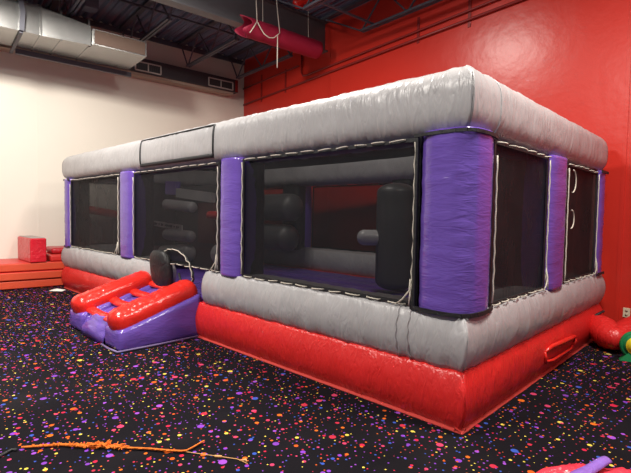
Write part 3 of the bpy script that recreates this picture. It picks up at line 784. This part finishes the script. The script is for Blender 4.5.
t = cushion('red_cushion', (-9.1, -.92, .602), (-8.45, -.32, .72), .05, vinyl('cushion_vinyl', (.42, .012, .02), .35, (1, 1, 1), .6)); t.rotation_euler = (0, 0, 0)
tag(t, 'dark red cushion on the low pad, half hidden by the bounce house', 'cushion')

# paper scrap
V = [(-.13,-.05,.004),(-.02,-.09,.012),(.12,-.04,.004),(.14,.03,.02),(.02,.04,.012),(-.10,.05,.022),(0,-.01,.045)]
o = make('paper_scrap', V, [(0,1,6),(1,2,6),(2,3,6),(3,4,6),(4,5,6),(5,0,6)], WHITEP, None, False); o.location = (-7.62, -.98, 0); o.rotation_euler = (0,0,.8)
md = o.modifiers.new('thick', 'SOLIDIFY'); md.thickness = .003
tag(o, 'crumpled white paper scrap on the carpet in front of the mats', 'paper')

# orange rope on the carpet ---------------------------------------------------
t = thing('frayed_rope', 'frayed orange rope lying on the speckled carpet', 'rope', (-1.28, -1.97, 0))
ORG = flat('orange_fibre', (.85, .20, .015), .8, bump=.5, bscale=150)
p0, p1 = Vector((-1.56, -2.29, .012)), Vector((-.60, -1.31, .012))
off = Vector((-1.28, -1.97, 0)); dr = (p1-p0); sd = Vector((-dr.y, dr.x, 0)).normalized()
def rp(s, l=0, z=.012): return p0 - off + dr*s + sd*l + Vector((0,0,z-.012))
def Q(x, y, z=.012): return Vector((x, y, z)) - off
rnd = random.Random(11)
core = [Q(-1.55,-2.31), Q(-1.44,-2.12), Q(-1.34,-2.02), Q(-1.26,-1.92), Q(-1.16,-1.83)]
m = MB().tube(core, [.006,.008,.010,.013,.007], 8)
for k in range(230):
    s = rnd.random()**.6; i = min(3, int(s*4)); c = core[i].lerp(core[i+1], s*4 - i)
    r_ = .006 + .030*s*(1 if s < .93 else .5)
    d_ = Vector((rnd.uniform(-1,1), rnd.uniform(-1,1), rnd.uniform(0,.5))).normalized()*r_*rnd.uniform(.6,1.5) + (core[i+1]-core[i]).normalized()*rnd.uniform(-.03,.03)
    m.tube([c, c + d_*.6 + Vector((0,0,.006)), c + d_ + Vector((0,0,-.002))], .0028, 4)
m.obj('frayed_end', ORG, t)
m = MB(); cr = [Q(-1.20,-1.87), Q(-1.05,-1.71), Q(-.96,-1.63), Q(-.91,-1.575), Q(-.895,-1.55), Q(-.905,-1.51), Q(-.935,-1.405, .016)]
for a in (0, 2*PI/3, 4*PI/3):
    P_ = []
    for i in range(len(cr)-1):
        for k in range(10):
            s = i*10+k; P_.append(cr[i].lerp(cr[i+1], k/10) + Vector((math.cos(a+s*.7)*.0045, math.sin(a + s*.7)*.0045, math.cos(a + s*.7)*.004)))
    m.tube(P_, .0045, 6)
m.obj('twisted_strand', ORG, t, True)
MB().tube([Q(-.90,-1.56,.008), Q(-.80,-1.48,.006), Q(-.71,-1.41,.006), Q(-.63,-1.35,.006), Q(-.55,-1.33,.006)], .0022, 6).tube([Q(-.74,-1.44,.007), Q(-.71,-1.41,.007)], .007, 6).tube([Q(-.60,-1.345,.008), Q(-.585,-1.32,.012), Q(-.57,-1.325,.008)], .006, 6).obj('thin_strand', flat('pale_orange_fibre', (.72, .38, .14), .8), t, True)
o = MB().tube([(-1.54,-2.335,.008), (-1.56,-2.36,.008), (-1.53,-2.40,.008), (-1.49,-2.46,.008), (-1.40,-2.62,.008)], .009, 8).obj('black_cable', TRIM, None, True)
tag(o, 'black cable end on the carpet left of the orange rope', 'cable')

# crumpled red vinyl pile at the bottom right -----------------------------------
V, F = [], []; n1, n2 = 60, 44
for i in range(n1 + 1):
    for j in range(n2 + 1):
        u, w = i/n1*2-1, j/n2*2-1
        r = math.sqrt(u*u + w*w)/1.0
        a = math.atan2(w, u)
        e = max(0, 1 - (max(abs(u), abs(w)))**4)
        x, y = u*math.sqrt(1 - w*w/2), w*math.sqrt(1 - u*u/2)
        h = e**.5 * (.085 + .04*noise.noise(Vector((x*2.4+3, y*2.6, 1))) + .024*(1-2*abs(noise.noise(Vector((x*4, y*4+2, 5)))))) 
        V.append((x*.45*(1+.08*math.sin(a*5)), y*.36*(1+.06*math.sin(a*7+1)), max(.003, h)))
for i in range(n1):
    for j in range(n2): q = i*(n2+1)+j; F.append((q, q+n2+1, q+n2+2, q+1))
PINKRED = vinyl('folded_red_vinyl', (.78, .045, .075), .3, (1, 1, 1), .8)
t = thing('folded_vinyl', 'crumpled pinkish-red vinyl heap with purple strip at the bottom right corner', 'vinyl heap', (.985, -.11, 0), math.radians(42))
o = make('vinyl_sheet', V, F, PINKRED, t)
V, F = [], []
RI = Matrix.Rotation(-math.radians(42), 3, 'Z')
for i in range(31):
    for j in range(7):
        u, w = i/30*1.0, j/6*2-1
        p = Vector((.79, -.24, .125)).lerp(Vector((.835, .10, .125)), u); dd = Vector((.99, -.12, 0))
        p = p + dd*w*(.026 - .008*u) + Vector((0, 0, .012*(1-w*w) + .002*math.sin(u*9)))
        V.append(RI @ (p - Vector((.985, -.11, 0))))
for i in range(30):
    for j in range(6): q = i*7+j; F.append((q, q+7, q+8, q+1))
o = make('purple_strip', V, F, vinyl('lilac_vinyl', (.26, .14, .55), .3, (1,1,1), .5), t); md = o.modifiers.new('thick', 'SOLIDIFY'); md.thickness = .018

# toy wheel at the right edge -----------------------------------------------------
t = thing('toy_wheel', 'green plastic toy with round yellow centre standing at the right edge', 'toy', (.270, 2.81, 0), math.radians(20))
GP = flat('green_plastic', (.01, .22, .07), .35); YP = flat('yellow_plastic', (.85, .66, .03), .35)
V = MB()
def disc(cx, cz, r, y0, y1, n=40, wob=0):
    m = MB(); pr = []
    for k in range(n):
        a = 2*PI*k/n; q = r*(1 + wob*math.cos(a*8)); pr.append((cx + q*math.cos(a), cz + q*math.sin(a)))
    v = [(p[0], y0, p[1]) for p in pr] + [(p[0], y1, p[1]) for p in pr]
    m.add(v, [tuple(range(n))[::-1], tuple(range(n, 2*n))] + [(k, (k+1) % n, n+(k+1) % n, n+k) for k in range(n)])
    # raised rim
    m.tube([(cx + r*math.cos(2*PI*k/n), (y0+y1)/2, cz + r*math.sin(2*PI*k/n)) for k in range(n+1)], abs(y1-y0)*.5, 8, False)
    return m
w = disc(0, .165, .125, -.03, .03); w.obj('green_rim', GP, t, True)
disc(0, .165, .092, -.045, -.03).obj('yellow_centre', YP, t, True)
disc(0, .165, .030, -.056, -.044, 20).obj('hub_cap', flat('amber_plastic', (.55, .36, .03), .4), t, True)
MB().add([(-.15,-.05,0),(.15,-.05,0),(.15,.05,0),(-.15,.05,0),(-.06,-.03,.10),(.06,-.03,.10),(.06,.03,.10),(-.06,.03,.10)], [(0,3,2,1),(4,5,6,7),(0,1,5,4),(1,2,6,5),(2,3,7,6),(3,0,4,7)]).obj('foot', GP, t)

# ================================================================== LIGHT
def lamp(x, y, z, sx, sy, e, col=(1, .94, .86), rz=0, tilt=(0, 0)):
    l = bpy.data.lights.new('ceiling_lamp', 'AREA'); l.shape = 'RECTANGLE'; l.size = sx; l.size_y = sy; l.energy = e; l.color = col
    o = bpy.data.objects.new('ceiling_lamp', l); link(o); o.location = (x, y, z); o.rotation_euler = (tilt[0], tilt[1], rz); return o
lamp(-3.5, .56, 5.2, 1.0, .4, 190, rz=.2)
lamp(-4.3, -2.6, 5.2, .5, .7, 420, tilt=(0, .75))
lamp(1.2, .6, 5.2, 1.2, .4, 290)
lamp(-1.6, -4.0, 5.2, 1.2, .4, 360)
lamp(3.2, -2.2, 5.2, 1.2, .4, 140)
w = bpy.data.worlds.new('World'); S.world = w; w.use_nodes = True
bg = w.node_tree.nodes['Background']; bg.inputs[0].default_value = (.93, .93, 1, 1); bg.inputs[1].default_value = .22

# ================================================================== CAMERA
f_, yaw, pitch, roll = 455.035, .7697, .0469, .0165
cx, cy, H = 1.376, -2.8559, 1.45
fw = Vector((-math.sin(yaw)*math.cos(pitch), math.cos(yaw)*math.cos(pitch), -math.sin(pitch)))
r = Vector((math.cos(yaw), math.sin(yaw), 0)); u = r.cross(fw)
c, s = math.cos(roll), math.sin(roll)
r2 = r*c + u*s; u2 = u*c - r*s
Rz = Matrix.Rotation(ROT, 3, 'Z')
M3 = Rz @ Matrix((r2, u2, -fw)).transposed()
cam = bpy.data.cameras.new('Camera'); co = bpy.data.objects.new('Camera', cam); link(co)
co.matrix_world = Matrix.Translation(Rz @ Vector((cx, cy, H))) @ M3.to_4x4()
cam.sensor_width = 36; cam.lens = f_*36/631; cam.clip_start = .05
S.camera = co
S.view_settings.view_transform = 'Standard'; S.view_settings.look = 'None'; S.view_settings.gamma = 1; S.view_settings.use_curve_mapping = False
S.view_settings.exposure = 0.0
